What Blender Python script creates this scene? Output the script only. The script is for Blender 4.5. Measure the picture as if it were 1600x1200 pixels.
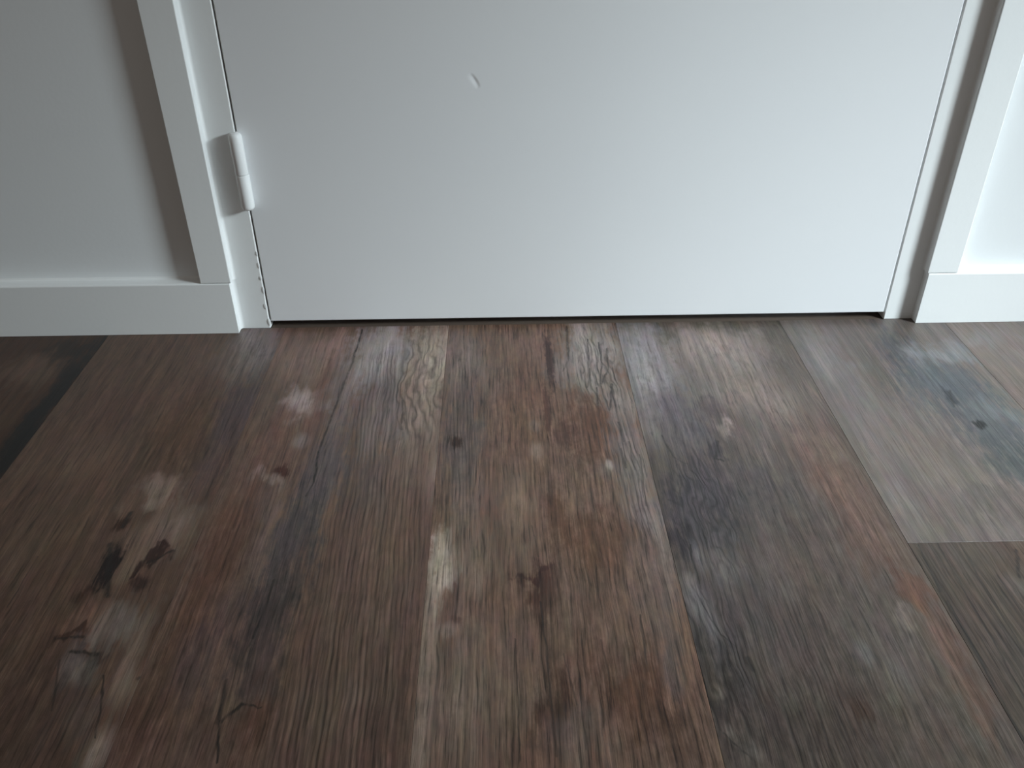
import bpy, bmesh, math, random
from mathutils import Matrix, Vector

for o in list(bpy.data.objects):
    bpy.data.objects.remove(o)
scene = bpy.context.scene
col = scene.collection
random.seed(7)

# ------------------------------------------------------------------ camera
cam_data = bpy.data.cameras.new('camera')
cam_data.sensor_width = 36.0
cam_data.lens = 30.1235
cam_data.clip_start = 0.01
camera = bpy.data.objects.new('camera', cam_data)
col.objects.link(camera)
camera.matrix_world = Matrix((
    (0.999799, 0.01576, -0.012399, 0.28347),
    (-0.018983, 0.544607, -0.838477, -0.93745),
    (-0.006462, 0.838543, 0.544796, 0.52009),
    (0, 0, 0, 1)))
scene.camera = camera

# ------------------------------------------------------------------ light
world = bpy.data.worlds.new('world')
scene.world = world
world.use_nodes = True
wbg = world.node_tree.nodes['Background']
wbg.inputs['Color'].default_value = (1.0, 0.89, 0.79, 1)      # dim warm bounce of the room
wbg.inputs['Strength'].default_value = 0.15

# overcast sky seen through the low window in the side wall: a large soft source outside it
win = bpy.data.lights.new('window_daylight', 'AREA')
win.shape = 'RECTANGLE'
win.size = 1.7       # height
win.size_y = 1.1     # width
win.energy = 545
win.color = (0.83, 0.95, 1.0)
wo = bpy.data.objects.new('window_daylight', win)
col.objects.link(wo)
wo.location = (2.6, -1.10, 1.85)
wo.rotation_euler = (0, math.radians(90 - 28), math.radians(-14))

scene.view_settings.view_transform = 'Standard'
scene.view_settings.look = 'None'
scene.view_settings.gamma = 1.0
scene.view_settings.exposure = 0.0
scene.view_settings.use_curve_mapping = False


# ------------------------------------------------------------------ helpers
def tag(o, label=None, cat=None, kind=None, group=None):
    if label: o['label'] = label
    if cat: o['category'] = cat
    if kind: o['kind'] = kind
    if group: o['group'] = group
    return o


def link(name, bm, m, parent=None, smooth=False):
    me = bpy.data.meshes.new(name)
    bmesh.ops.recalc_face_normals(bm, faces=bm.faces)
    bm.to_mesh(me)
    bm.free()
    me.materials.append(m)
    if smooth:
        for p in me.polygons:
            p.use_smooth = True
    o = bpy.data.objects.new(name, me)
    col.objects.link(o)
    o.parent = parent
    return o


def empty(name, loc=(0, 0, 0), parent=None):
    o = bpy.data.objects.new(name, None)
    o.location = loc
    o.empty_display_size = 0.05
    col.objects.link(o)
    o.parent = parent
    return o


def box_bm(x0, x1, y0, y1, z0, z1, bevel=0.0, seg=2):
    bm = bmesh.new()
    vs = [bm.verts.new((x, y, z)) for z in (z0, z1) for y in (y0, y1) for x in (x0, x1)]
    for f in ((0, 1, 3, 2), (4, 5, 7, 6), (0, 1, 5, 4), (2, 3, 7, 6), (0, 2, 6, 4), (1, 3, 7, 5)):
        bm.faces.new([vs[i] for i in f])
    if bevel:
        bmesh.ops.bevel(bm, geom=bm.edges[:], offset=bevel, segments=seg, affect='EDGES', profile=0.5)
    return bm


def prism_bm(profile, axis, a, b):
    """profile: list of 2D points; axis 'X': points are (y, z); axis 'Z': points are (x, y)."""
    bm = bmesh.new()
    mk = (lambda p, t: (t, p[0], p[1])) if axis == 'X' else (lambda p, t: (p[0], p[1], t))
    A = [bm.verts.new(mk(p, a)) for p in profile]
    B = [bm.verts.new(mk(p, b)) for p in profile]
    n = len(profile)
    for i in range(n):
        bm.faces.new((A[i], A[(i + 1) % n], B[(i + 1) % n], B[i]))
    bm.faces.new(A)
    bm.faces.new(B[::-1])
    return bm


# ------------------------------------------------------------------ paint
def paint(name, colr, rough, bump=0.12, scale=130.0, spec=0.5):
    m = bpy.data.materials.new(name)
    m.use_nodes = True
    nt = m.node_tree
    p = nt.nodes['Principled BSDF']
    p.inputs['Roughness'].default_value = rough
    p.inputs['Specular IOR Level'].default_value = spec
    tc = nt.nodes.new('ShaderNodeTexCoord')
    n1 = nt.nodes.new('ShaderNodeTexNoise')
    n1.inputs['Scale'].default_value = scale
    n1.inputs['Detail'].default_value = 3
    n2 = nt.nodes.new('ShaderNodeTexNoise')
    n2.inputs['Scale'].default_value = 7
    n2.inputs['Detail'].default_value = 2
    nt.links.new(tc.outputs['Object'], n1.inputs['Vector'])
    nt.links.new(tc.outputs['Object'], n2.inputs['Vector'])
    r = nt.nodes.new('ShaderNodeMix')
    r.data_type = 'RGBA'
    r.inputs['A'].default_value = (colr[0] * .975, colr[1] * .975, colr[2] * .985, 1)
    r.inputs['B'].default_value = (*colr, 1)
    nt.links.new(n2.outputs['Fac'], r.inputs['Factor'])
    nt.links.new(r.outputs['Result'], p.inputs['Base Color'])
    b = nt.nodes.new('ShaderNodeBump')
    b.inputs['Strength'].default_value = bump
    b.inputs['Distance'].default_value = 0.0006
    nt.links.new(n1.outputs['Fac'], b.inputs['Height'])
    nt.links.new(b.outputs['Normal'], p.inputs['Normal'])
    return m


M_wall = paint('wall_paint', (0.77, 0.79, 0.795), 0.55, 0.15, 220, 0.3)
M_trim = paint('trim_gloss_paint', (0.80, 0.815, 0.81), 0.42, 0.18, 160, 0.4)
M_door = paint('door_paint', (0.79, 0.80, 0.81), 0.45, 0.03, 200, 0.4)
M_dark = paint('shadow_gap_filler', (0.03, 0.027, 0.025), 0.8, 0.1, 80, 0.2)
M_gap_shade = paint('door_gap_shade', (0.10, 0.075, 0.06), 0.5, 0.4, 60, 0.3)


# ------------------------------------------------------------------ floor print: node helpers
def vmath(nt, op, a=None, b=None):
    n = nt.nodes.new('ShaderNodeVectorMath')
    n.operation = op
    for i, x in enumerate((a, b)):
        if x is None: continue
        if hasattr(x, 'is_linked'): nt.links.new(x, n.inputs[i])
        else: n.inputs[i].default_value = x
    return n.outputs['Value'] if op in ('LENGTH', 'DOT_PRODUCT', 'DISTANCE') else n.outputs['Vector']


def fmath(nt, op, a=None, b=None, c=None, clamp=False):
    n = nt.nodes.new('ShaderNodeMath')
    n.operation = op
    n.use_clamp = clamp
    for i, x in enumerate((a, b, c)):
        if x is None: continue
        if hasattr(x, 'is_linked'): nt.links.new(x, n.inputs[i])
        else: n.inputs[i].default_value = x
    return n.outputs['Value']


def mixc(nt, f, a, b, mode='MIX'):
    n = nt.nodes.new('ShaderNodeMix')
    n.data_type = 'RGBA'
    n.blend_type = mode
    for nm, x in (('Factor', f), ('A', a), ('B', b)):
        if hasattr(x, 'is_linked'): nt.links.new(x, n.inputs[nm])
        else: n.inputs[nm].default_value = x
    return n.outputs['Result']


def noise(nt, vec, scale, detail=3, rough=0.55, dist=0.0):
    n = nt.nodes.new('ShaderNodeTexNoise')
    n.noise_dimensions = '2D'
    nt.links.new(vec, n.inputs['Vector'])
    n.inputs['Scale'].default_value = scale
    n.inputs['Detail'].default_value = detail
    n.inputs['Roughness'].default_value = rough
    n.inputs['Distortion'].default_value = dist
    return n


def vmadd(nt, v, m, a):
    n = nt.nodes.new('ShaderNodeVectorMath')
    n.operation = 'MULTIPLY_ADD'
    for i, x in enumerate((v, m, a)):
        if hasattr(x, 'is_linked'): nt.links.new(x, n.inputs[i])
        else: n.inputs[i].default_value = x
    return n.outputs['Vector']


def remap(nt, v, lo, hi, a, b, smooth=False):
    n = nt.nodes.new('ShaderNodeMapRange')
    if smooth: n.interpolation_type = 'SMOOTHSTEP'
    nt.links.new(v, n.inputs['Value'])
    for nm, x in (('From Min', lo), ('From Max', hi), ('To Min', a), ('To Max', b)):
        n.inputs[nm].default_value = x
    return n.outputs['Result']


def plank_material(name, seed, base, blobs, cracks, ridges=(), streak=0.32, flecks=0.30):
    """base: linear albedo of the print. blobs: printed patches (x, y, rx, ry, soft, amount, colour).
    cracks: printed splits (x0, y0, x1, y1, width, depth).
    ridges: (x, y, rx, ry, spacing, strength, wobble) areas where the growth rings stand out."""
    m = bpy.data.materials.new(name)
    m.use_nodes = True
    nt = m.node_tree
    p = nt.nodes['Principled BSDF']
    tc = nt.nodes.new('ShaderNodeTexCoord')
    P = tc.outputs['Object']
    ox, oy = seed * 3.17, seed * 1.73
    # ragged, grain-directed warping of the print
    w1 = noise(nt, vmadd(nt, P, (30, 12, 0), (ox, oy, 0)), 1.0, 2, 0.6).outputs['Color']
    w2 = noise(nt, vmadd(nt, P, (120, 42, 0), (ox, oy, 0)), 1.0, 2, 0.6).outputs['Color']
    V1 = vmadd(nt, w1, (.034, .085, 0), (-.017, -.0425, 0))
    V2 = vmadd(nt, w2, (.011, .026, 0), (-.0055, -.013, 0))
    V = vmath(nt, 'ADD', vmath(nt, 'ADD', P, V1), V2)
    Vc = vmadd(nt, V2, (.30, .30, 0), P)
    grain = noise(nt, vmadd(nt, vmadd(nt, V1, (.15, 0, 0), P), (GX, GY, 0), (ox, oy, 0)), 1.0, 3, 0.65).outputs['Fac']
    broad = noise(nt, vmadd(nt, P, (130, 6, 0), (oy, ox, 0)), 1.0, 2, 0.6).outputs['Fac']
    fleck = noise(nt, vmadd(nt, P, (150, 62, 0), (ox, oy, 0)), 1.0, 3, 0.65).outputs['Fac']
    ragged = fmath(nt, 'MULTIPLY_ADD', fleck, 1.5, fmath(nt, 'MULTIPLY_ADD', grain, .9, -1.2))
    rgb = nt.nodes.new('ShaderNodeRGB')
    rgb.outputs[0].default_value = (*base, 1)
    c = rgb.outputs[0]
    for (x, y, rx, ry, soft, amt, bc) in blobs:
        d = vmath(nt, 'LENGTH', vmadd(nt, V if rx > .009 else Vc, (1 / rx, 1 / ry, 0), (-x / rx, -y / ry, 0)))
        f = remap(nt, fmath(nt, 'ADD', d, ragged), 1 - soft, 1 + soft, amt, 0.0, True)
        c = mixc(nt, f, c, (*bc, 1))
    # slight warm and cool mottling of the fibres
    c = mixc(nt, 1.0, c, vmadd(nt, w2, (.20, .14, .20), (.90, .93, .90)), 'MULTIPLY')
    c = mixc(nt, 1.0, c, vmadd(nt, w1, (.20, .18, .20), (.90, .91, .90)), 'MULTIPLY')
    # fibres: fine dashes, broader streaks, flecks
    k = fmath(nt, 'MULTIPLY', remap(nt, grain, .30, .70, 1 - streak, 1 + streak), remap(nt, fleck, .30, .72, 1 - flecks, 1 + flecks))
    k = fmath(nt, 'MULTIPLY', k, remap(nt, broad, .3, .7, .80, 1.20))
    pore = remap(nt, grain, .30, .40, 1 - streak * 1.3, 1.0, True)
    k = fmath(nt, 'MULTIPLY', k, pore)
    height = fmath(nt, 'MULTIPLY', grain, 1.0)
    # growth rings
    for (x, y, rx, ry, spacing, strength, wob) in ridges:
        rv = vmadd(nt, w1, (wob, 0, 0), vmadd(nt, w2, (wob * .14, 0, 0), P))
        s = fmath(nt, 'SINE', vmath(nt, 'DOT_PRODUCT', rv, (2 * math.pi / spacing, .05 * 2 * math.pi / spacing, 0)))
        s = fmath(nt, 'POWER', fmath(nt, 'MULTIPLY_ADD', s, .5, .5), 2.2)
        d = vmath(nt, 'LENGTH', vmadd(nt, P, (1 / rx, 1 / ry, 0), (-x / rx, -y / ry, 0)))
        s = fmath(nt, 'MULTIPLY', s, remap(nt, d, .55, 1.1, strength, 0.0, True))
        k = fmath(nt, 'MULTIPLY', k, fmath(nt, 'SUBTRACT', 1 + .3 * strength, s))
        height = fmath(nt, 'SUBTRACT', height, fmath(nt, 'MULTIPLY', s, .8))
    c = mixc(nt, 1.0, c, k, 'MULTIPLY')
    cr = None
    for (x0, y0, x1, y1, wd, dp) in cracks:
        bx, by = x1 - x0, y1 - y0
        L = bx * bx + by * by
        h = fmath(nt, 'ADD', vmath(nt, 'DOT_PRODUCT', Vc, (bx / L, by / L, 0)), -(x0 * bx + y0 * by) / L, clamp=True)
        sc = nt.nodes.new('ShaderNodeVectorMath')
        sc.operation = 'SCALE'
        sc.inputs[0].default_value = (bx, by, 0)
        nt.links.new(h, sc.inputs['Scale'])
        d = vmath(nt, 'DISTANCE', Vc, vmath(nt, 'ADD', sc.outputs['Vector'], (x0, y0, 0)))
        f = remap(nt, d, wd * .15, wd * 1.15, dp, 0.0, True)
        cr = f if cr is None else fmath(nt, 'MAXIMUM', cr, f)
    if cr is not None:
        cr = fmath(nt, 'MULTIPLY', cr, remap(nt, fleck, .36, .52, .45, 1.0))
        c = mixc(nt, cr, c, (.012, .010, .009, 1))
    nt.links.new(c, p.inputs['Base Color'])
    nt.links.new(fmath(nt, 'MULTIPLY_ADD', fleck, .12, .36), p.inputs['Roughness'])
    p.inputs['Specular IOR Level'].default_value = SPEC
    b = nt.nodes.new('ShaderNodeBump')
    b.inputs['Strength'].default_value = .6
    b.inputs['Distance'].default_value = .0005
    nt.links.new(height, b.inputs['Height'])
    nt.links.new(b.outputs['Normal'], p.inputs['Normal'])
    return m


GX, GY = 420, 19
SPEC = 0.5

# ------------------------------------------------------------------ floor
floor = link('floor', box_bm(-1.6, 1.55, -2.4, 0.70, -0.06, -0.0052), M_dark)
tag(floor, 'weathered brown and grey wood plank floor in front of the white door', 'floor', 'structure')

PLANKS = [
    (-0.405, -0.1978, -2.4, -0.0004, 'darkest plank at the left edge of the floor', dict(seed=1, base=(0.0468, 0.0201, 0.0103),
        blobs=[(-0.2508, -0.0873, 0.0348, 0.0324, 0.68, 0.776, (0.0977, 0.0587, 0.0390)),
               (-0.2317, -0.0444, 0.0321, 0.019, 0.58, 0.679, (0.0060, 0.0050, 0.0045)),
               (-0.2048, -0.1356, 0.0163, 0.1094, 0.68, 0.97, (0.0060, 0.0050, 0.0045)),
               (-0.2072, -0.2299, 0.017, 0.0802, 0.68, 0.97, (0.0060, 0.0050, 0.0045)),
               (-0.2476, -0.1717, 0.0144, 0.0381, 0.58, 0.582, (0.0679, 0.0366, 0.0209))],
        cracks=[],
        ridges=[], streak=0.16, flecks=0.14)),
    (-0.1978, 0.0159, -2.4, -0.0004, 'brown plank with a dark knot', dict(seed=2, base=(0.0915, 0.0523, 0.0358),
        blobs=[(-0.0126, -0.0509, 0.0319, 0.055, 0.68, 0.873, (0.1829, 0.1448, 0.1382)),
               (-0.0524, -0.0861, 0.0464, 0.0444, 0.78, 0.582, (0.1115, 0.0712, 0.0556)),
               (-0.1059, -0.1254, 0.0449, 0.0554, 0.78, 0.679, (0.0995, 0.0542, 0.0371)),
               (0.0037, -0.1788, 0.0228, 0.0694, 0.68, 0.873, (0.0678, 0.0453, 0.0457)),
               (-0.054, -0.2232, 0.0274, 0.0464, 0.78, 0.582, (0.0814, 0.0406, 0.0224)),
               (0.0007, -0.2568, 0.0172, 0.0544, 0.68, 0.679, (0.0767, 0.0494, 0.0440)),
               (-0.1355, -0.2633, 0.0461, 0.0321, 0.68, 0.485, (0.1237, 0.0745, 0.0510)),
               (-0.0872, -0.3398, 0.0426, 0.055, 0.78, 0.485, (0.1112, 0.0651, 0.0421)),
               (-0.0375, -0.3143, 0.0213, 0.0251, 0.58, 0.873, (0.2328, 0.1611, 0.1219)),
               (-0.012, -0.3672, 0.0189, 0.0345, 0.58, 0.776, (0.1885, 0.1306, 0.0987)),
               (-0.032, -0.3907, 0.0173, 0.0327, 0.58, 0.679, (0.1665, 0.1126, 0.0828)),
               (-0.0405, -0.3323, 0.0061, 0.0074, 0.68, 0.388, (0.3594, 0.2661, 0.2167)),
               (-0.0576, -0.3577, 0.006, 0.0079, 0.48, 0.873, (0.0289, 0.0107, 0.0047)),
               (-0.0492, -0.4093, 0.0079, 0.0267, 0.43, 0.97, (0.0098, 0.0050, 0.0045)),
               (-0.0185, -0.4297, 0.0088, 0.0075, 0.48, 0.873, (0.0352, 0.0179, 0.0127)),
               (-0.0116, -0.4027, 0.0091, 0.0064, 0.48, 0.873, (0.0214, 0.0066, 0.0045)),
               (0.0212, -0.4515, 0.0048, 0.005, 0.43, 0.97, (0.0204, 0.0050, 0.0045)),
               (-0.0584, -0.4414, 0.0065, 0.0087, 0.48, 0.776, (0.0296, 0.0103, 0.0051)),
               (-0.0501, -0.4683, 0.0236, 0.019, 0.68, 0.873, (0.1478, 0.0805, 0.0567)),
               (-0.0187, -0.4723, 0.0177, 0.0216, 0.58, 0.776, (0.1645, 0.1323, 0.1089)),
               (-0.0491, -0.4891, 0.0133, 0.0058, 0.48, 0.873, (0.0378, 0.0162, 0.0096)),
               (-0.0298, -0.5011, 0.0111, 0.0044, 0.48, 0.873, (0.0363, 0.0187, 0.0147)),
               (-0.0328, -0.5174, 0.0128, 0.018, 0.58, 0.776, (0.1450, 0.1181, 0.1037)),
               (-0.0745, -0.4867, 0.0205, 0.0325, 0.78, 0.582, (0.0847, 0.0455, 0.0304)),
               (-0.0509, -0.56, 0.0325, 0.0374, 0.88, 0.679, (0.0625, 0.0359, 0.0256)),
               (0.004, -0.4947, 0.0091, 0.0383, 0.58, 0.776, (0.1914, 0.1326, 0.0997)),
               (0.0078, -0.5323, 0.0077, 0.0173, 0.78, 0.4365, (0.2809, 0.2088, 0.1644)),
               (0.0068, -0.5835, 0.0081, 0.0175, 0.58, 0.873, (0.2316, 0.1726, 0.1357)),
               (-0.0128, -0.5558, 0.0187, 0.0216, 0.68, 0.582, (0.0993, 0.0703, 0.0605)),
               (-0.1289, -0.3882, 0.0231, 0.0494, 0.78, 0.485, (0.1111, 0.0725, 0.0484))],
        cracks=[(-0.01183, -0.52070, 0.00206, -0.57124, 0.00114, 0.80000),
                (-0.04957, -0.50535, -0.03754, -0.55000, 0.00117, 0.60000),
                (-0.11439, -0.39627, -0.11448, -0.45355, 0.00106, 0.60000),
                (-0.02496, -0.50121, -0.04531, -0.49833, 0.00242, 0.80000),
                (-0.05875, -0.38211, -0.03858, -0.44185, 0.00377, 0.80000),
                (0.01452, -0.52528, 0.02162, -0.51866, 0.00141, 0.70000),
                (0.02162, -0.51866, 0.04384, -0.51920, 0.00142, 0.60000),
                (0.02898, -0.46701, 0.04303, -0.51343, 0.00123, 0.50000),
                (-0.01851, -0.40631, -0.00159, -0.39144, 0.00219, 0.80000),
                (-0.05506, -0.34068, -0.05609, -0.36189, 0.00289, 0.80000),
                (-0.06216, -0.48696, -0.04125, -0.48438, 0.00197, 0.70000)],
        ridges=[], streak=0.22, flecks=0.18)),
    (0.0159, 0.219, -2.4, -0.0004, 'plank split by a dark lengthwise crack, ridged grain on its right half', dict(seed=3, base=(0.0750, 0.0446, 0.0324),
        blobs=[(0.0565, -0.075, 0.0391, 0.0453, 0.68, 0.679, (0.1388, 0.0905, 0.0732)),
               (0.0831, -0.0538, 0.0191, 0.0344, 0.58, 0.776, (0.1519, 0.0890, 0.0735)),
               (0.07, -0.1686, 0.0245, 0.0282, 0.58, 0.873, (0.2078, 0.1602, 0.1481)),
               (0.0558, -0.2478, 0.0201, 0.0498, 0.68, 0.776, (0.0820, 0.0410, 0.0302)),
               (0.0852, -0.1566, 0.0087, 0.079, 0.58, 0.679, (0.0873, 0.0413, 0.0303)),
               (0.0795, -0.2378, 0.0081, 0.0113, 0.68, 0.4365, (0.1796, 0.1400, 0.1293)),
               (0.0699, -0.2849, 0.0077, 0.0082, 0.48, 0.97, (0.0330, 0.0093, 0.0061)),
               (0.0578, -0.3, 0.0152, 0.0119, 0.58, 0.776, (0.1493, 0.1077, 0.0913)),
               (0.0471, -0.3434, 0.0218, 0.041, 0.78, 0.9215, (0.0724, 0.0371, 0.0251)),
               (0.0685, -0.3352, 0.0135, 0.0231, 0.58, 0.679, (0.0852, 0.0556, 0.0469)),
               (0.0684, -0.3854, 0.0151, 0.0332, 0.68, 0.679, (0.0849, 0.0535, 0.0456)),
               (0.0399, -0.4226, 0.0155, 0.0534, 0.78, 0.776, (0.0625, 0.0289, 0.0186)),
               (0.0368, -0.4832, 0.0134, 0.0394, 0.78, 0.776, (0.0575, 0.0304, 0.0190)),
               (0.0321, -0.5568, 0.0187, 0.0378, 0.88, 0.776, (0.0497, 0.0259, 0.0174)),
               (0.0523, -0.5194, 0.0147, 0.0299, 0.68, 0.679, (0.0498, 0.0321, 0.0289)),
               (0.0665, -0.4647, 0.0127, 0.0413, 0.68, 0.679, (0.0491, 0.0310, 0.0289)),
               (0.0724, -0.5729, 0.0137, 0.0206, 0.78, 0.582, (0.0445, 0.0245, 0.0179)),
               (0.1131, -0.1317, 0.0164, 0.0826, 0.78, 0.873, (0.1102, 0.0832, 0.0765)),
               (0.1108, -0.2899, 0.0154, 0.0767, 0.68, 0.97, (0.0646, 0.0490, 0.0487)),
               (0.099, -0.3862, 0.0185, 0.0708, 0.68, 0.97, (0.0480, 0.0376, 0.0362)),
               (0.0995, -0.4655, 0.0179, 0.0551, 0.78, 0.97, (0.0329, 0.0243, 0.0222)),
               (0.1009, -0.5262, 0.0146, 0.0353, 0.78, 0.873, (0.0394, 0.0264, 0.0233)),
               (0.1451, -0.0631, 0.03, 0.0695, 0.68, 0.9215, (0.2077, 0.1731, 0.1695)),
               (0.2015, -0.0936, 0.0262, 0.0884, 0.58, 0.97, (0.2197, 0.1685, 0.1350)),
               (0.1929, -0.196, 0.0281, 0.0613, 0.68, 0.873, (0.1568, 0.1096, 0.0881)),
               (0.1544, -0.1831, 0.0199, 0.0754, 0.68, 0.679, (0.1243, 0.0961, 0.0916)),
               (0.197, -0.2922, 0.0243, 0.0508, 0.68, 0.776, (0.1057, 0.0691, 0.0517)),
               (0.2186, -0.2928, 0.0064, 0.0406, 0.68, 0.3395, (0.1745, 0.1280, 0.1037)),
               (0.1593, -0.3103, 0.0188, 0.0588, 0.68, 0.679, (0.0800, 0.0561, 0.0483)),
               (0.1796, -0.3883, 0.0289, 0.058, 0.78, 0.679, (0.0875, 0.0546, 0.0386)),
               (0.1695, -0.4801, 0.031, 0.0532, 0.78, 0.679, (0.0784, 0.0504, 0.0363)),
               (0.1621, -0.5599, 0.0326, 0.0376, 0.78, 0.776, (0.0849, 0.0565, 0.0413)),
               (0.2059, -0.5505, 0.0113, 0.061, 0.68, 0.679, (0.0532, 0.0334, 0.0252)),
               (0.1051, -0.5637, 0.0111, 0.0265, 0.68, 0.776, (0.0555, 0.0265, 0.0173))],
        cracks=[(0.11237, -0.00808, 0.11099, -0.07375, 0.00193, 0.90000),
                (0.11099, -0.07375, 0.10625, -0.15719, 0.00218, 0.60000),
                (0.10625, -0.15719, 0.10044, -0.25432, 0.00167, 0.80000),
                (0.10044, -0.25432, 0.10405, -0.30412, 0.00187, 1.00000),
                (0.10405, -0.30412, 0.10015, -0.32256, 0.00120, 0.80000),
                (0.09288, -0.42753, 0.09214, -0.46201, 0.00156, 0.80000),
                (0.09214, -0.46201, 0.08947, -0.48944, 0.00150, 0.90000),
                (0.08947, -0.48944, 0.08634, -0.50865, 0.00097, 0.50000),
                (0.07913, -0.52851, 0.08350, -0.56061, 0.00228, 0.80000),
                (0.08350, -0.56061, 0.09071, -0.59248, 0.00131, 0.90000),
                (0.08329, -0.56315, 0.09659, -0.54687, 0.00225, 0.90000),
                (0.09659, -0.54687, 0.11006, -0.55036, 0.00136, 0.80000),
                (0.18027, -0.22086, 0.17605, -0.16541, 0.00169, 0.70000)],
        ridges=[(0.1918, -0.1340, 0.0393, 0.1342, 0.0095, 0.5500, 0.0400), (0.1482, -0.1584, 0.0280, 0.1405, 0.0042, 0.4000, 0.0080), (0.1677, -0.4258, 0.0584, 0.2608, 0.0042, 0.3200, 0.0060), (0.1621, -0.5599, 0.0581, 0.0890, 0.0052, 0.3600, 0.0070)], streak=0.22, flecks=0.16)),
    (0.219, 0.4267, -2.4, -0.0004, 'reddish brown plank with a wavy grey streak on its right side', dict(seed=4, base=(0.0833, 0.0485, 0.0338),
        blobs=[(0.2407, -0.0947, 0.0215, 0.0882, 0.68, 0.873, (0.1128, 0.0816, 0.0704)),
               (0.2416, -0.2423, 0.0175, 0.0788, 0.68, 0.776, (0.0793, 0.0580, 0.0511)),
               (0.2364, -0.2422, 0.0054, 0.0101, 0.43, 0.97, (0.0241, 0.0091, 0.0053)),
               (0.2775, -0.1365, 0.0148, 0.0546, 0.68, 0.582, (0.0981, 0.0636, 0.0526)),
               (0.2534, -0.3401, 0.0183, 0.0368, 0.68, 0.582, (0.1105, 0.0804, 0.0661)),
               (0.3275, -0.0536, 0.0358, 0.0408, 0.68, 0.776, (0.1128, 0.0635, 0.0480)),
               (0.3148, -0.1876, 0.0354, 0.0749, 0.78, 0.776, (0.0845, 0.0422, 0.0259)),
               (0.3799, -0.2186, 0.0289, 0.0589, 0.68, 0.873, (0.0641, 0.0265, 0.0137)),
               (0.3911, -0.0704, 0.0298, 0.0689, 0.53, 0.97, (0.1802, 0.1489, 0.1351)),
               (0.3546, -0.105, 0.0152, 0.0259, 0.58, 0.776, (0.1302, 0.1005, 0.0898)),
               (0.4103, -0.1659, 0.0173, 0.0584, 0.58, 0.97, (0.1425, 0.1097, 0.0947)),
               (0.4103, -0.2782, 0.0175, 0.0683, 0.58, 0.97, (0.1111, 0.0856, 0.0734)),
               (0.4138, -0.3616, 0.0155, 0.0484, 0.58, 0.97, (0.1124, 0.0868, 0.0766)),
               (0.4207, -0.4249, 0.01, 0.0381, 0.68, 0.776, (0.0986, 0.0741, 0.0637)),
               (0.3849, -0.2924, 0.009, 0.0122, 0.78, 0.388, (0.0912, 0.0735, 0.0692)),
               (0.3397, -0.0834, 0.0047, 0.0599, 0.48, 0.873, (0.0190, 0.0050, 0.0045)),
               (0.3318, -0.1881, 0.0035, 0.0498, 0.48, 0.679, (0.0294, 0.0074, 0.0045)),
               (0.3171, -0.2603, 0.0059, 0.013, 0.68, 0.4365, (0.2120, 0.1528, 0.1240)),
               (0.387, -0.2846, 0.0032, 0.0072, 0.63, 0.485, (0.3256, 0.2671, 0.2275)),
               (0.317, -0.2168, 0.0055, 0.0094, 0.68, 0.388, (0.1726, 0.1219, 0.0983)),
               (0.3449, -0.2452, 0.0121, 0.0223, 0.58, 0.679, (0.0395, 0.0161, 0.0100)),
               (0.2944, -0.3411, 0.0158, 0.0459, 0.68, 0.776, (0.1337, 0.0871, 0.0629)),
               (0.3318, -0.3509, 0.0084, 0.036, 0.58, 0.679, (0.0521, 0.0221, 0.0106)),
               (0.2354, -0.3975, 0.0114, 0.0405, 0.58, 0.873, (0.2077, 0.1562, 0.1235)),
               (0.23, -0.4201, 0.01, 0.0462, 0.48, 0.97, (0.2594, 0.2032, 0.1619)),
               (0.224, -0.494, 0.0066, 0.0775, 0.68, 0.485, (0.2244, 0.1702, 0.1340)),
               (0.2604, -0.4134, 0.0168, 0.0391, 0.68, 0.679, (0.1324, 0.0932, 0.0692)),
               (0.2254, -0.5001, 0.0071, 0.0699, 0.78, 0.388, (0.1723, 0.1289, 0.0993)),
               (0.2591, -0.4886, 0.0154, 0.0391, 0.68, 0.679, (0.1037, 0.0721, 0.0525)),
               (0.2392, -0.485, 0.0072, 0.0079, 0.68, 0.388, (0.2453, 0.1918, 0.1559)),
               (0.2232, -0.5715, 0.0073, 0.0417, 0.58, 0.776, (0.1560, 0.1173, 0.0903)),
               (0.3679, -0.3931, 0.0287, 0.041, 0.68, 0.776, (0.0592, 0.0263, 0.0133)),
               (0.3115, -0.4402, 0.0131, 0.0279, 0.53, 0.873, (0.0287, 0.0079, 0.0045)),
               (0.3102, -0.4221, 0.0156, 0.0046, 0.48, 0.776, (0.0220, 0.0050, 0.0045)),
               (0.2789, -0.4699, 0.0157, 0.0478, 0.68, 0.485, (0.0892, 0.0545, 0.0369)),
               (0.3348, -0.4647, 0.0264, 0.0415, 0.68, 0.582, (0.0762, 0.0463, 0.0314)),
               (0.4009, -0.4317, 0.0143, 0.0375, 0.68, 0.679, (0.0913, 0.0612, 0.0476)),
               (0.372, -0.4521, 0.0054, 0.0214, 0.78, 0.291, (0.1215, 0.0792, 0.0602)),
               (0.2448, -0.4743, 0.0052, 0.004, 0.43, 0.873, (0.0524, 0.0288, 0.0194)),
               (0.2472, -0.5419, 0.0038, 0.0034, 0.43, 0.873, (0.0532, 0.0316, 0.0219)),
               (0.2424, -0.5566, 0.0234, 0.049, 0.78, 0.679, (0.1253, 0.0903, 0.0702)),
               (0.283, -0.5416, 0.0239, 0.0454, 0.78, 0.582, (0.0969, 0.0656, 0.0484)),
               (0.3188, -0.5585, 0.0121, 0.0379, 0.68, 0.776, (0.0337, 0.0150, 0.0081)),
               (0.3319, -0.5887, 0.0179, 0.0198, 0.68, 0.679, (0.0852, 0.0631, 0.0513)),
               (0.3786, -0.5493, 0.0284, 0.0333, 0.78, 0.776, (0.0459, 0.0192, 0.0094)),
               (0.4076, -0.486, 0.0123, 0.0328, 0.68, 0.679, (0.0885, 0.0611, 0.0497)),
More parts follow.
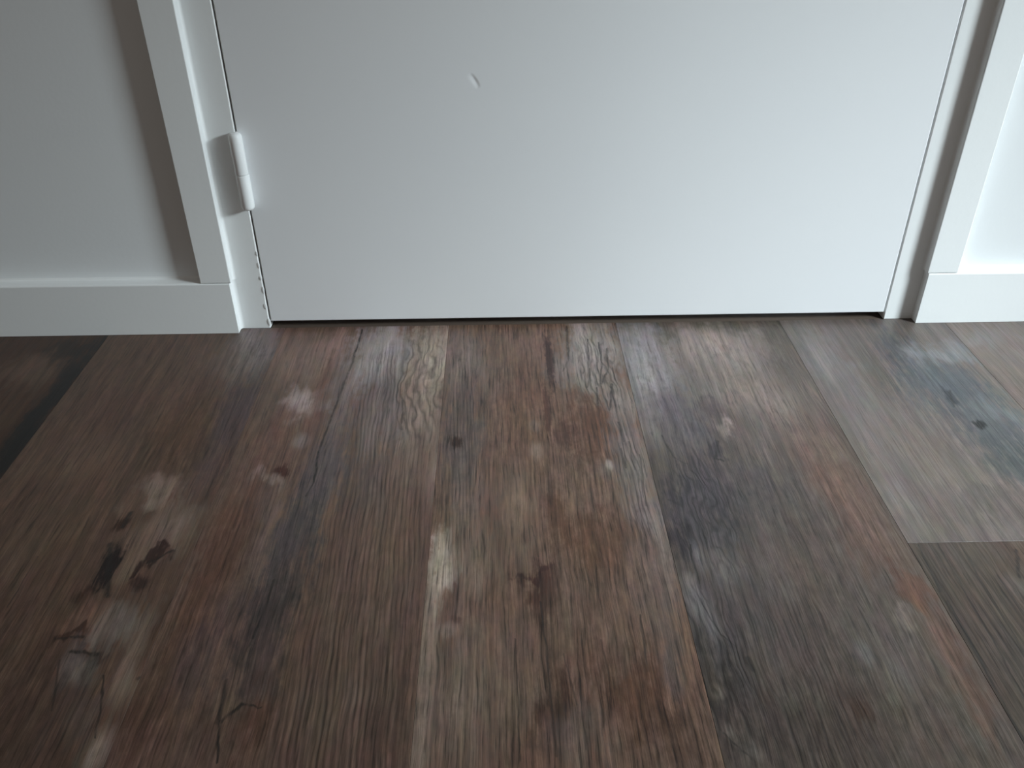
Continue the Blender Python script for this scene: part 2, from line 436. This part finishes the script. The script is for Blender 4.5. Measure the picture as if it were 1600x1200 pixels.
               (0.4052, -0.5279, 0.0068, 0.0235, 0.58, 0.679, (0.0797, 0.0619, 0.0557)),
               (0.3865, -0.5275, 0.0146, 0.0071, 0.58, 0.776, (0.0666, 0.0316, 0.0177)),
               (0.3651, -0.5095, 0.0249, 0.0123, 0.68, 0.485, (0.0618, 0.0342, 0.0218)),
               (0.3986, -0.5902, 0.0134, 0.0247, 0.68, 0.582, (0.0390, 0.0196, 0.0120))],
        cracks=[(0.36533, -0.00770, 0.36205, -0.08408, 0.00231, 0.70000),
                (0.36205, -0.08408, 0.35414, -0.11192, 0.00147, 0.50000),
                (0.38857, -0.04014, 0.38344, -0.12632, 0.00149, 0.70000),
                (0.38344, -0.12632, 0.37873, -0.14592, 0.00143, 0.50000),
                (0.40092, -0.04820, 0.39931, -0.09938, 0.00150, 0.80000),
                (0.39931, -0.09938, 0.39356, -0.13984, 0.00145, 0.70000),
                (0.40923, -0.06353, 0.40661, -0.10657, 0.00149, 0.70000),
                (0.40661, -0.10657, 0.39498, -0.13988, 0.00144, 0.70000),
                (0.38863, -0.14620, 0.38688, -0.18365, 0.00139, 0.80000),
                (0.40635, -0.14021, 0.39849, -0.18999, 0.00174, 0.80000),
                (0.40446, -0.21355, 0.40617, -0.24685, 0.00164, 0.80000),
                (0.40162, -0.25735, 0.40273, -0.28798, 0.00126, 0.70000),
                (0.41133, -0.24699, 0.41071, -0.29312, 0.00126, 0.60000),
                (0.41925, -0.26824, 0.41411, -0.34430, 0.00121, 0.60000),
                (0.31229, -0.45746, 0.31487, -0.53138, 0.00122, 0.80000),
                (0.31487, -0.53138, 0.31659, -0.59305, 0.00134, 0.70000),
                (0.29143, -0.49562, 0.29167, -0.59715, 0.00091, 0.70000),
                (0.33676, -0.53190, 0.33625, -0.58876, 0.00089, 0.60000),
                (0.30801, -0.36722, 0.31303, -0.40721, 0.00111, 0.60000),
                (0.38970, -0.47269, 0.38742, -0.52749, 0.00121, 0.70000),
                (0.32671, -0.50857, 0.33266, -0.55354, 0.00093, 0.50000),
                (0.35681, -0.49722, 0.35865, -0.53243, 0.00095, 0.50000)],
        ridges=[(0.3949, -0.1062, 0.0293, 0.1032, 0.0070, 0.5500, 0.0350), (0.4057, -0.2979, 0.0159, 0.1278, 0.0045, 0.4000, 0.0120), (0.2419, -0.2530, 0.0192, 0.2233, 0.0034, 0.3000, 0.0040)], streak=0.34, flecks=0.22)),
    (0.4267, 0.6318, -2.4, -0.0004, 'grey plank with dark blue-grey weathered patches', dict(seed=5, base=(0.0474, 0.0354, 0.0281),
        blobs=[(0.4508, -0.1009, 0.0321, 0.0875, 0.68, 0.97, (0.1667, 0.1455, 0.1461)),
               (0.5395, -0.0674, 0.055, 0.0523, 0.68, 0.97, (0.1582, 0.1202, 0.1060)),
               (0.539, -0.1505, 0.0293, 0.04, 0.58, 0.776, (0.1300, 0.0918, 0.0728)),
               (0.5059, -0.156, 0.0292, 0.0529, 0.78, 0.582, (0.1086, 0.0867, 0.0811)),
               (0.4669, -0.2153, 0.0311, 0.0534, 0.68, 0.776, (0.0679, 0.0560, 0.0587)),
               (0.5691, -0.1704, 0.0324, 0.0776, 0.68, 0.776, (0.1182, 0.0895, 0.0779)),
               (0.4372, -0.1911, 0.0141, 0.062, 0.68, 0.679, (0.1179, 0.0949, 0.0920)),
               (0.5017, -0.1929, 0.0141, 0.0247, 0.58, 0.679, (0.0541, 0.0369, 0.0366)),
               (0.5177, -0.2325, 0.0122, 0.0126, 0.48, 0.97, (0.1657, 0.1260, 0.1132)),
               (0.4703, -0.3278, 0.0278, 0.0341, 0.58, 0.873, (0.0288, 0.0223, 0.0247)),
               (0.4544, -0.3626, 0.0178, 0.0351, 0.58, 0.873, (0.0309, 0.0244, 0.0271)),
               (0.4969, -0.2755, 0.0091, 0.0105, 0.48, 0.873, (0.0078, 0.0052, 0.0070)),
               (0.5285, -0.3108, 0.0163, 0.0294, 0.58, 0.485, (0.0466, 0.0323, 0.0320)),
               (0.4723, -0.3324, 0.0086, 0.0075, 0.68, 0.4365, (0.0923, 0.0786, 0.0814)),
               (0.4961, -0.3193, 0.0498, 0.0873, 0.88, 0.582, (0.0420, 0.0324, 0.0336)),
               (0.455, -0.4743, 0.0313, 0.0749, 0.88, 0.582, (0.0455, 0.0353, 0.0345)),
               (0.5958, -0.2521, 0.0333, 0.0498, 0.68, 0.776, (0.0747, 0.0457, 0.0359)),
               (0.6038, -0.3222, 0.0286, 0.0529, 0.68, 0.776, (0.0703, 0.0387, 0.0280)),
               (0.6348, -0.1723, 0.0187, 0.0644, 0.68, 0.679, (0.0926, 0.0672, 0.0563)),
               (0.538, -0.2505, 0.02, 0.0221, 0.58, 0.679, (0.0719, 0.0508, 0.0442)),
               (0.4342, -0.3948, 0.0126, 0.0278, 0.58, 0.873, (0.0173, 0.0125, 0.0143)),
               (0.4476, -0.4107, 0.0056, 0.0189, 0.78, 0.388, (0.1150, 0.0996, 0.1014)),
               (0.4736, -0.3798, 0.014, 0.0135, 0.58, 0.679, (0.0573, 0.0479, 0.0508)),
               (0.4676, -0.4187, 0.0145, 0.0232, 0.58, 0.679, (0.0808, 0.0655, 0.0636)),
               (0.4357, -0.4571, 0.0085, 0.0197, 0.78, 0.4365, (0.1642, 0.1466, 0.1405)),
               (0.4446, -0.4805, 0.0052, 0.02, 0.78, 0.388, (0.1367, 0.1246, 0.1193)),
               (0.4346, -0.4362, 0.0066, 0.0074, 0.68, 0.388, (0.1391, 0.1167, 0.1028)),
               (0.4383, -0.5053, 0.013, 0.0137, 0.58, 0.873, (0.0328, 0.0258, 0.0255)),
               (0.4576, -0.5058, 0.006, 0.0375, 0.58, 0.679, (0.0379, 0.0303, 0.0298)),
               (0.4423, -0.5508, 0.0104, 0.0332, 0.58, 0.873, (0.0236, 0.0171, 0.0139)),
               (0.4344, -0.5453, 0.0048, 0.0067, 0.48, 0.776, (0.1001, 0.0774, 0.0619)),
               (0.4341, -0.5764, 0.0046, 0.0051, 0.68, 0.388, (0.1170, 0.0918, 0.0747)),
               (0.4489, -0.5961, 0.0062, 0.0049, 0.68, 0.3395, (0.1272, 0.1000, 0.0821)),
               (0.4333, -0.5286, 0.0049, 0.0176, 0.58, 0.679, (0.0381, 0.0253, 0.0178)),
               (0.5012, -0.4343, 0.0219, 0.0449, 0.68, 0.679, (0.0660, 0.0498, 0.0455)),
               (0.6049, -0.3992, 0.0206, 0.0406, 0.68, 0.776, (0.0708, 0.0411, 0.0301)),
               (0.6161, -0.4548, 0.0118, 0.0242, 0.53, 0.873, (0.0666, 0.0325, 0.0218)),
               (0.6178, -0.5067, 0.011, 0.025, 0.58, 0.873, (0.0717, 0.0397, 0.0291)),
               (0.619, -0.5551, 0.0122, 0.022, 0.58, 0.873, (0.0710, 0.0399, 0.0290)),
               (0.6065, -0.5213, 0.0059, 0.0241, 0.78, 0.3395, (0.0771, 0.0588, 0.0436)),
               (0.5941, -0.481, 0.0124, 0.008, 0.58, 0.582, (0.0970, 0.0745, 0.0626)),
               (0.5756, -0.5087, 0.02, 0.0311, 0.68, 0.582, (0.0605, 0.0432, 0.0385)),
               (0.5397, -0.413, 0.0281, 0.0393, 0.78, 0.485, (0.0560, 0.0351, 0.0285)),
               (0.5203, -0.5073, 0.0351, 0.0437, 0.78, 0.582, (0.0509, 0.0356, 0.0301)),
               (0.523, -0.5684, 0.0415, 0.037, 0.88, 0.679, (0.0384, 0.0251, 0.0190)),
               (0.4757, -0.5774, 0.0273, 0.0257, 0.88, 0.679, (0.0345, 0.0235, 0.0182)),
               (0.5518, -0.5141, 0.006, 0.0122, 0.68, 0.3395, (0.1033, 0.0895, 0.0857)),
               (0.5713, -0.5375, 0.0077, 0.0138, 0.68, 0.291, (0.0883, 0.0762, 0.0694)),
               (0.5871, -0.5946, 0.0222, 0.0147, 0.68, 0.679, (0.0530, 0.0362, 0.0264)),
               (0.5315, -0.5635, 0.0074, 0.0086, 0.58, 0.679, (0.0318, 0.0132, 0.0073))],
        cracks=[(0.44595, -0.23710, 0.45113, -0.27423, 0.00160, 0.70000),
                (0.45113, -0.27423, 0.46363, -0.28466, 0.00125, 0.50000),
                (0.47297, -0.25931, 0.47997, -0.30469, 0.00187, 0.60000),
                (0.50075, -0.24946, 0.49187, -0.27535, 0.00190, 0.80000),
                (0.49187, -0.27535, 0.49888, -0.28061, 0.00187, 0.80000),
                (0.43605, -0.33599, 0.44617, -0.34514, 0.00176, 0.70000),
                (0.44412, -0.39507, 0.44256, -0.41431, 0.00136, 0.90000),
                (0.44256, -0.41431, 0.44346, -0.44699, 0.00132, 0.70000),
                (0.42620, -0.45004, 0.42728, -0.47687, 0.00127, 0.80000),
                (0.43930, -0.45724, 0.44748, -0.49013, 0.00100, 0.70000),
                (0.44748, -0.49013, 0.45732, -0.50697, 0.00097, 0.70000),
                (0.42468, -0.50797, 0.42749, -0.54510, 0.00117, 0.80000),
                (0.42749, -0.54510, 0.42972, -0.57633, 0.00112, 0.80000),
                (0.46428, -0.51782, 0.46493, -0.52651, 0.00283, 0.80000),
                (0.43136, -0.57885, 0.44766, -0.60077, 0.00107, 0.60000),
                (0.50085, -0.48192, 0.50100, -0.50683, 0.00098, 0.60000),
                (0.53022, -0.43498, 0.52742, -0.45602, 0.00104, 0.40000)],
        ridges=[(0.4648, -0.3544, 0.0346, 0.0955, 0.0075, 0.4500, 0.0450), (0.4418, -0.5114, 0.0287, 0.0960, 0.0065, 0.4000, 0.0350), (0.6432, -0.2640, 0.0380, 0.1707, 0.0045, 0.2200, 0.0100), (0.4988, -0.5302, 0.0607, 0.1152, 0.0036, 0.2200, 0.0120)], streak=0.24, flecks=0.24)),
    (0.6318, 0.8357, -0.3985, -0.0004, 'pale grey plank with a blue-grey streak beside the end joint', dict(seed=6, base=(0.0980, 0.0762, 0.0672),
        blobs=[(0.6608, -0.0929, 0.0277, 0.0666, 0.68, 0.776, (0.1641, 0.1393, 0.1337)),
               (0.6607, -0.1974, 0.0281, 0.0615, 0.68, 0.582, (0.1240, 0.0993, 0.0918)),
               (0.7583, -0.074, 0.0203, 0.0519, 0.58, 0.873, (0.0571, 0.0569, 0.0617)),
               (0.7701, -0.1507, 0.0439, 0.0482, 0.58, 0.873, (0.0546, 0.0592, 0.0648)),
               (0.8026, -0.0856, 0.0387, 0.021, 0.58, 0.873, (0.1437, 0.1400, 0.1424)),
               (0.7844, -0.2242, 0.0308, 0.0586, 0.58, 0.873, (0.0485, 0.0513, 0.0546)),
               (0.7795, -0.2982, 0.0255, 0.0405, 0.68, 0.873, (0.0454, 0.0472, 0.0467)),
               (0.8022, -0.2014, 0.021, 0.0171, 0.48, 0.679, (0.0873, 0.0896, 0.0904)),
               (0.7762, -0.2274, 0.0068, 0.007, 0.43, 0.97, (0.0060, 0.0050, 0.0045)),
               (0.7693, -0.1762, 0.0043, 0.0179, 0.43, 0.873, (0.0163, 0.0169, 0.0206)),
               (0.764, -0.0786, 0.0062, 0.0121, 0.68, 0.388, (0.1484, 0.1455, 0.1501)),
               (0.7046, -0.2551, 0.0299, 0.0286, 0.68, 0.776, (0.1008, 0.0737, 0.0605)),
               (0.7116, -0.3109, 0.0314, 0.0256, 0.58, 0.776, (0.1108, 0.0856, 0.0705)),
               (0.6777, -0.3599, 0.0358, 0.0266, 0.68, 0.776, (0.0963, 0.0745, 0.0624)),
               (0.6444, -0.3415, 0.011, 0.0369, 0.58, 0.776, (0.1373, 0.1119, 0.0974)),
               (0.6527, -0.2642, 0.0105, 0.0432, 0.58, 0.679, (0.1277, 0.1033, 0.0924)),
               (0.7408, -0.3616, 0.0238, 0.0265, 0.68, 0.679, (0.0725, 0.0582, 0.0479)),
               (0.7263, -0.3437, 0.0182, 0.0184, 0.58, 0.582, (0.0700, 0.0587, 0.0500))],
        cracks=[(0.77352, -0.16371, 0.76453, -0.19437, 0.00206, 0.60000),
                (0.77118, -0.22382, 0.77545, -0.23298, 0.00262, 0.70000),
                (0.76185, -0.20028, 0.76656, -0.21218, 0.00134, 0.40000)],
        ridges=[], streak=0.09, flecks=0.1)),
    (0.6318, 0.8357, -2.4, -0.3985, 'straight grained brown-grey plank nearer than the end joint', dict(seed=7, base=(0.0502, 0.0356, 0.0267),
        blobs=[(0.7177, -0.4176, 0.0168, 0.0187, 0.58, 0.776, (0.0603, 0.0355, 0.0255)),
               (0.6584, -0.416, 0.0168, 0.0234, 0.68, 0.582, (0.0516, 0.0377, 0.0307)),
               (0.7009, -0.45, 0.0086, 0.0101, 0.78, 0.388, (0.0908, 0.0772, 0.0706)),
               (0.6561, -0.4984, 0.0203, 0.0384, 0.68, 0.485, (0.0556, 0.0391, 0.0299)),
               (0.6603, -0.5284, 0.0098, 0.0296, 0.68, 0.582, (0.0516, 0.0385, 0.0320))],
        cracks=[(0.64001, -0.40012, 0.63564, -0.45529, 0.00133, 0.80000),
                (0.65702, -0.40056, 0.65420, -0.49208, 0.00130, 0.60000),
                (0.65420, -0.49208, 0.65067, -0.55581, 0.00118, 0.60000),
                (0.67539, -0.40882, 0.67103, -0.51695, 0.00127, 0.50000),
                (0.63625, -0.46554, 0.63572, -0.51012, 0.00148, 0.80000),
                (0.63188, -0.40771, 0.63215, -0.42661, 0.00161, 0.60000),
                (0.72048, -0.40998, 0.70738, -0.43947, 0.00213, 0.70000),
                (0.63572, -0.51012, 0.63230, -0.59088, 0.00136, 0.70000),
                (0.69059, -0.43904, 0.69032, -0.48014, 0.00128, 0.50000)],
        ridges=[(0.6579, -0.5046, 0.0580, 0.1239, 0.0065, 0.3500, 0.0040)], streak=0.22, flecks=0.14)),
    (0.8357, 1.043, -2.4, -0.0004, 'pale tan grey plank at the right edge of the floor', dict(seed=8, base=(0.1171, 0.0864, 0.0737),
        blobs=[(0.8591, -0.0543, 0.0397, 0.0189, 0.68, 0.679, (0.1541, 0.1333, 0.1262)),
               (0.8823, -0.0995, 0.0306, 0.0439, 0.68, 0.582, (0.1242, 0.0906, 0.0764)),
               (0.8334, -0.1526, 0.0219, 0.0267, 0.58, 0.485, (0.1087, 0.0721, 0.0596))],
        cracks=[],
        ridges=[], streak=0.07, flecks=0.08)),
    (-1.6, -1.234, -2.4, -0.0004, None, dict(seed=20, base=(0.0700, 0.0500, 0.0400),
        blobs=[],
        cracks=[],
        ridges=[])),
    (-1.234, -1.027, -2.4, -0.0004, None, dict(seed=21, base=(0.0700, 0.0500, 0.0400),
        blobs=[],
        cracks=[],
        ridges=[])),
    (-1.027, -0.82, -2.4, -0.0004, None, dict(seed=22, base=(0.0700, 0.0500, 0.0400),
        blobs=[],
        cracks=[],
        ridges=[])),
    (-0.82, -0.612, -2.4, -0.0004, None, dict(seed=23, base=(0.0700, 0.0500, 0.0400),
        blobs=[],
        cracks=[],
        ridges=[])),
    (-0.612, -0.405, -2.4, -0.0004, None, dict(seed=24, base=(0.0700, 0.0500, 0.0400),
        blobs=[],
        cracks=[],
        ridges=[])),
    (1.043, 1.25, -2.4, -0.0004, None, dict(seed=25, base=(0.0700, 0.0500, 0.0400),
        blobs=[],
        cracks=[],
        ridges=[])),
    (1.25, 1.55, -2.4, -0.0004, None, dict(seed=26, base=(0.0700, 0.0500, 0.0400),
        blobs=[],
        cracks=[],
        ridges=[])),
]
for (x0, x1, y0, y1, label, mat_args) in PLANKS:
    b = box_bm(x0 + .00004, x1 - .00004, y0 + .00004, y1 - .00004, -0.005, 0.0, 0.00025, 1)
    o = link('plank', b, plank_material('plank_print', **mat_args), floor)
    if label: o['label'] = label

# dark strip painting the shade under the door, a hair below the planks
th = link('door_gap_shade_strip', box_bm(-0.002, 0.764, -0.0003, 0.085, -0.005, -0.0012, .0003, 1), M_gap_shade, floor)
th['label'] = 'dark strip standing in for the shaded floor under the door'

# ------------------------------------------------------------------ walls
WY = 0.003            # wall face lies a little behind the door frame's face
w = link('wall_left', box_bm(-1.6, -0.050, WY, 0.11, 0, 2.4), M_wall)
tag(w, 'pale grey white wall on the hinge side of the door', 'wall', 'structure')
w = link('wall_right', box_bm(0.812, 1.55, WY, 0.11, 0, 2.4), M_wall)
tag(w, 'bright white wall on the latch side of the door', 'wall', 'structure')
w = link('wall_top', box_bm(-0.050, 0.812, WY, 0.11, 2.085, 2.4), M_wall)
tag(w, 'white wall above the door opening', 'wall', 'structure')
# unseen wall added behind the door to keep the gap under it dark
w = link('wall_dark_backing', box_bm(-0.6, 1.4, 0.70, 0.78, 0, 2.4), M_wall)
tag(w, 'added wall keeping the space behind the closed door dark', 'wall', 'structure')

# side wall with the low window the daylight comes from
WA, WB, WL, WH = -0.40, -0.90, 0.15, 0.98      # the window opening
side = empty('wall_side', (1.58, -0.6, 0))
tag(side, 'white side wall around the low window, right of the door', 'wall', 'structure')


def rel(o, p):
    o.parent = p
    o.location = -p.location
    return o


for (y0, y1, z0, z1) in ((-2.4, WB, 0, 2.4), (WA, 0.11, 0, 2.4), (WB, WA, 0, WL), (WB, WA, WH, 2.4)):
    rel(link('wall_panel', box_bm(1.55, 1.65, y0, y1, z0, z1), M_wall), side)
wnd = empty('window_1', (1.60, (WA + WB) / 2, WL))
tag(wnd, 'low white framed window in the side wall', 'window', 'structure')
for (y0, y1, z0, z1) in ((WB, WB + .03, WL, WH), (WA - .03, WA, WL, WH), (WB + .03, WA - .03, WL, WL + .03), (WB + .03, WA - .03, WH - .03, WH)):
    rel(link('window_frame', box_bm(1.56, 1.64, y0, y1, z0, z1, .003), M_trim), wnd)

# ------------------------------------------------------------------ door frame (jambs with rebate)
def jamb(name, x_out, x_in, x_stop, label):
    s = 1 if x_in > x_out else -1
    e = .0012
    prof = [(x_out, 0), (x_in - s * e, 0), (x_in, e), (x_in, .038), (x_stop, .038), (x_stop, .11), (x_out, .11)]
    o = link(name, prism_bm(prof, 'Z', 0.0, 2.05), M_trim)
    tag(o, label, 'door frame', 'structure')
    return o


JL = jamb('trim_1', -0.050, -0.0022, 0.010, 'narrow white door frame strip beside the hinge')
JR = jamb('trim_2', 0.812, 0.7635, 0.752, 'narrow white door frame strip on the latch side')
o = link('trim_3', box_bm(-0.05, 0.812, 0, .11, 2.05, 2.085, .001), M_trim)
tag(o, 'white door frame head above the door', 'door frame', 'structure')

# small flakes and runs of old paint along the hinge-side jamb edge
for (x, z, sx, sz) in ((-.0032, .085, .0016, .004), (-.0034, .068, .0018, .003), (-.0030, .052, .0014, .005), (-.0040, .030, .0022, .004),
                       (-.0028, .100, .0012, .003), (-.0030, .008, .0020, .005)):
    bm = bmesh.new()
    bmesh.ops.create_icosphere(bm, subdivisions=2, radius=1)
    for v in bm.verts:
        v.co = Vector((v.co.x * sx * (1 + .3 * v.co.z), v.co.y * .0008, v.co.z * sz)) + Vector((x, -.0001, z))
    link('paint_flake', bm, M_trim, JL, True)


# ------------------------------------------------------------------ casings, caulk, baseboards
T = 0.0128            # board thickness in front of the frame
ZB = 0.0679           # baseboard height


def casing(name, x0, x1, inner, label):
    o = link(name, box_bm(x0, x1, -T, WY, ZB, 2.14, .0011, 3), M_trim)
    tag(o, label, 'door casing', 'structure')
    # painted caulk fillet between the casing edge and the frame
    s = 1 if inner > (x0 + x1) / 2 else -1
    r = .0032
    prof = [(inner - s * .0006, .0004), (inner - s * .0006, -r)]
    for k in range(7):
        a = math.pi / 2 * k / 6
        prof.append((inner + s * r * (1 - math.cos(a)), -r + r * math.sin(a)))
    prof.append((inner + s * r, .0004))
    c = link('caulk_bead', prism_bm(prof, 'Z', ZB, 2.05), M_trim, o)
    return o


casing('trim_4', -0.0722, -0.0356, -0.0356, 'flat white door casing board on the hinge side')
casing('trim_5', 0.7964, 0.8334, 0.7964, 'flat white door casing board on the latch side')
o = link('trim_6', box_bm(-0.0722, 0.8334, -T, WY, 2.14, 2.177, .0011, 3), M_trim)
tag(o, 'flat white casing board across the top of the door', 'door casing', 'structure')


def baseboard(name, x0, x1, label):
    r = .0022
    prof = [(WY, 0.0003), (-T, 0.0003), (-T, ZB - r)]
    for k in range(1, 5):
        a = math.pi / 2 * k / 4
        prof.append((-T + r * (1 - math.cos(a)), ZB - r + r * math.sin(a)))
    prof.append((WY - .0025, ZB))
    prof.append((WY - .0008, ZB + .0008))
    prof.append((WY, ZB + .0028))
    o = link(name, prism_bm(prof, 'X', x0, x1), M_trim)
    tag(o, label, 'baseboard', 'structure')
    return o


bl = baseboard('baseboard_left', -1.6, -0.0382, 'plain white baseboard on the hinge side of the door')
br = baseboard('baseboard_right', 0.7990, 1.55, 'plain white baseboard on the latch side of the door')
# caulk where the left baseboard's end meets the frame
r = .0045
prof = [(-.0388, .0004), (-.0388, -r)] + [(-.0382 + r * (1 - math.cos(math.pi / 2 * k / 6)), -r + r * math.sin(math.pi / 2 * k / 6)) for k in range(7)] + [(-.0382 + r, .0004)]
link('caulk_bead', prism_bm(prof, 'Z', 0.0004, ZB), M_trim, bl)

# ------------------------------------------------------------------ door
DH = 2.045
door = empty('door_1', (0.0, 0.0, 0.0))
tag(door, 'plain white flush door with a painted hinge and a small dent', 'door', 'structure')


def door_slab():
    """flush slab; the front face carries a fine patch of grid where the paint is dented."""
    x0, x1, y0, y1, z0, z1 = -0.0005, 0.7622, 0.0, 0.036, 0.0092, DH
    cx, cz = 0.2608, 0.2955
    gx = [cx + (-.014 + .001 * i) for i in range(29)]
    gz = [cz + (-.014 + .001 * i) for i in range(29)]
    b = .0010
    xs = [x0, x0 + b] + gx + [x1 - b, x1]
    zs = [z0, z0 + b] + gz + [z1 - b, z1]
    bm = bmesh.new()
    V = {}
    for i, x in enumerate(xs):
        for j, z in enumerate(zs):
            y = b * .8 if (i in (0, len(xs) - 1) or j in (0, len(zs) - 1)) else 0.0
            # crescent dent: steep along an arc on its right side, shallow to the left
            u, w = (x - cx), (z - cz)
            a = math.radians(33)
            s = u * math.cos(a) + w * math.sin(a)          # across the arc
            t = -u * math.sin(a) + w * math.cos(a)         # along the arc
            s += 0.030 * 1000 * t * t * .4
            if -.009 < t < .009 and -.008 < s < .004:
                along = math.cos(t / .009 * math.pi / 2) ** .8
                if s < 0: prof = math.exp(-(s / .0032) ** 2)
                else: prof = max(0, 1 - s / .0026)
                y += .0006 * along * prof
            V[i, j] = bm.verts.new((x, y, z))
    for i in range(len(xs) - 1):
        for j in range(len(zs) - 1):
            bm.faces.new((V[i, j], V[i + 1, j], V[i + 1, j + 1], V[i, j + 1]))
    B = [bm.verts.new(q) for q in ((x0, y1, z0), (x1, y1, z0), (x1, y1, z1), (x0, y1, z1))]
    bm.faces.new(B[::-1])
    n, m = len(xs) - 1, len(zs) - 1
    bm.faces.new([V[i, 0] for i in range(n + 1)][::-1] + [B[0], B[1]])
    bm.faces.new([V[i, m] for i in range(n + 1)] + [B[2], B[3]])
    bm.faces.new([V[0, j] for j in range(m + 1)] + [B[3], B[0]])
    bm.faces.new([V[n, j] for j in range(m + 1)][::-1] + [B[1], B[2]])
    return bm


slab = link('door_slab', door_slab(), M_door, door)


def lathe_bm(cx, cy, prof, seg=20):
    bm = bmesh.new()
    rings = []
    for (r, z) in prof:
        rings.append([bm.verts.new((cx + r * math.cos(2 * math.pi * k / seg), cy + r * math.sin(2 * math.pi * k / seg), z)) for k in range(seg)])
    for A, B in zip(rings, rings[1:]):
        for k in range(seg):
            bm.faces.new((A[k], A[(k + 1) % seg], B[(k + 1) % seg], B[k]))
    bm.faces.new(rings[0][::-1])
    bm.faces.new(rings[-1])
    return bm


def hinge(z0, z1, which):
    h = empty('hinge', (0, 0, 0), door)
    h['label'] = 'white painted ' + which + ' hinge barrel at the left edge of the door'
    X, Y, r = -.0006, -.0068, .0074
    zm = z0 + (z1 - z0) * .47
    low = [(r * .35, z0), (r * .72, z0 + .0008), (r * .95, z0 + .0028), (r, z0 + .005), (r, zm - .0012), (r * .96, zm - .0003)]
    upp = [(r * .94, zm + .0003), (r * .985, zm + .0014), (r * .985, z1 - .006), (r * .93, z1 - .003), (r * .70, z1 - .0009), (r * .3, z1)]
    k1 = link('knuckle', lathe_bm(X, Y, low), M_trim, h, True)
    k2 = link('knuckle', lathe_bm(X - .0004, Y - .0002, upp), M_trim, h, True)
    link('hinge_pin', lathe_bm(X, Y, [(r * .5, z0 + .01), (r * .5, z1 - .01)], 12), M_trim, h)
    # leaves folded into the gap, their painted roots showing beside the barrel
    link('hinge_leaf', box_bm(-.0019, -.0012, -.0035, .030, z0 + .001, zm - .001, .0003, 1), M_trim, h)
    link('hinge_leaf', box_bm(-.0011, -.0004, -.0035, .030, zm + .001, z1 - .001, .0003, 1), M_trim, h)
    return h


hinge(.1571, .2455, 'lower')
hinge(1.72, 1.8084, 'upper')
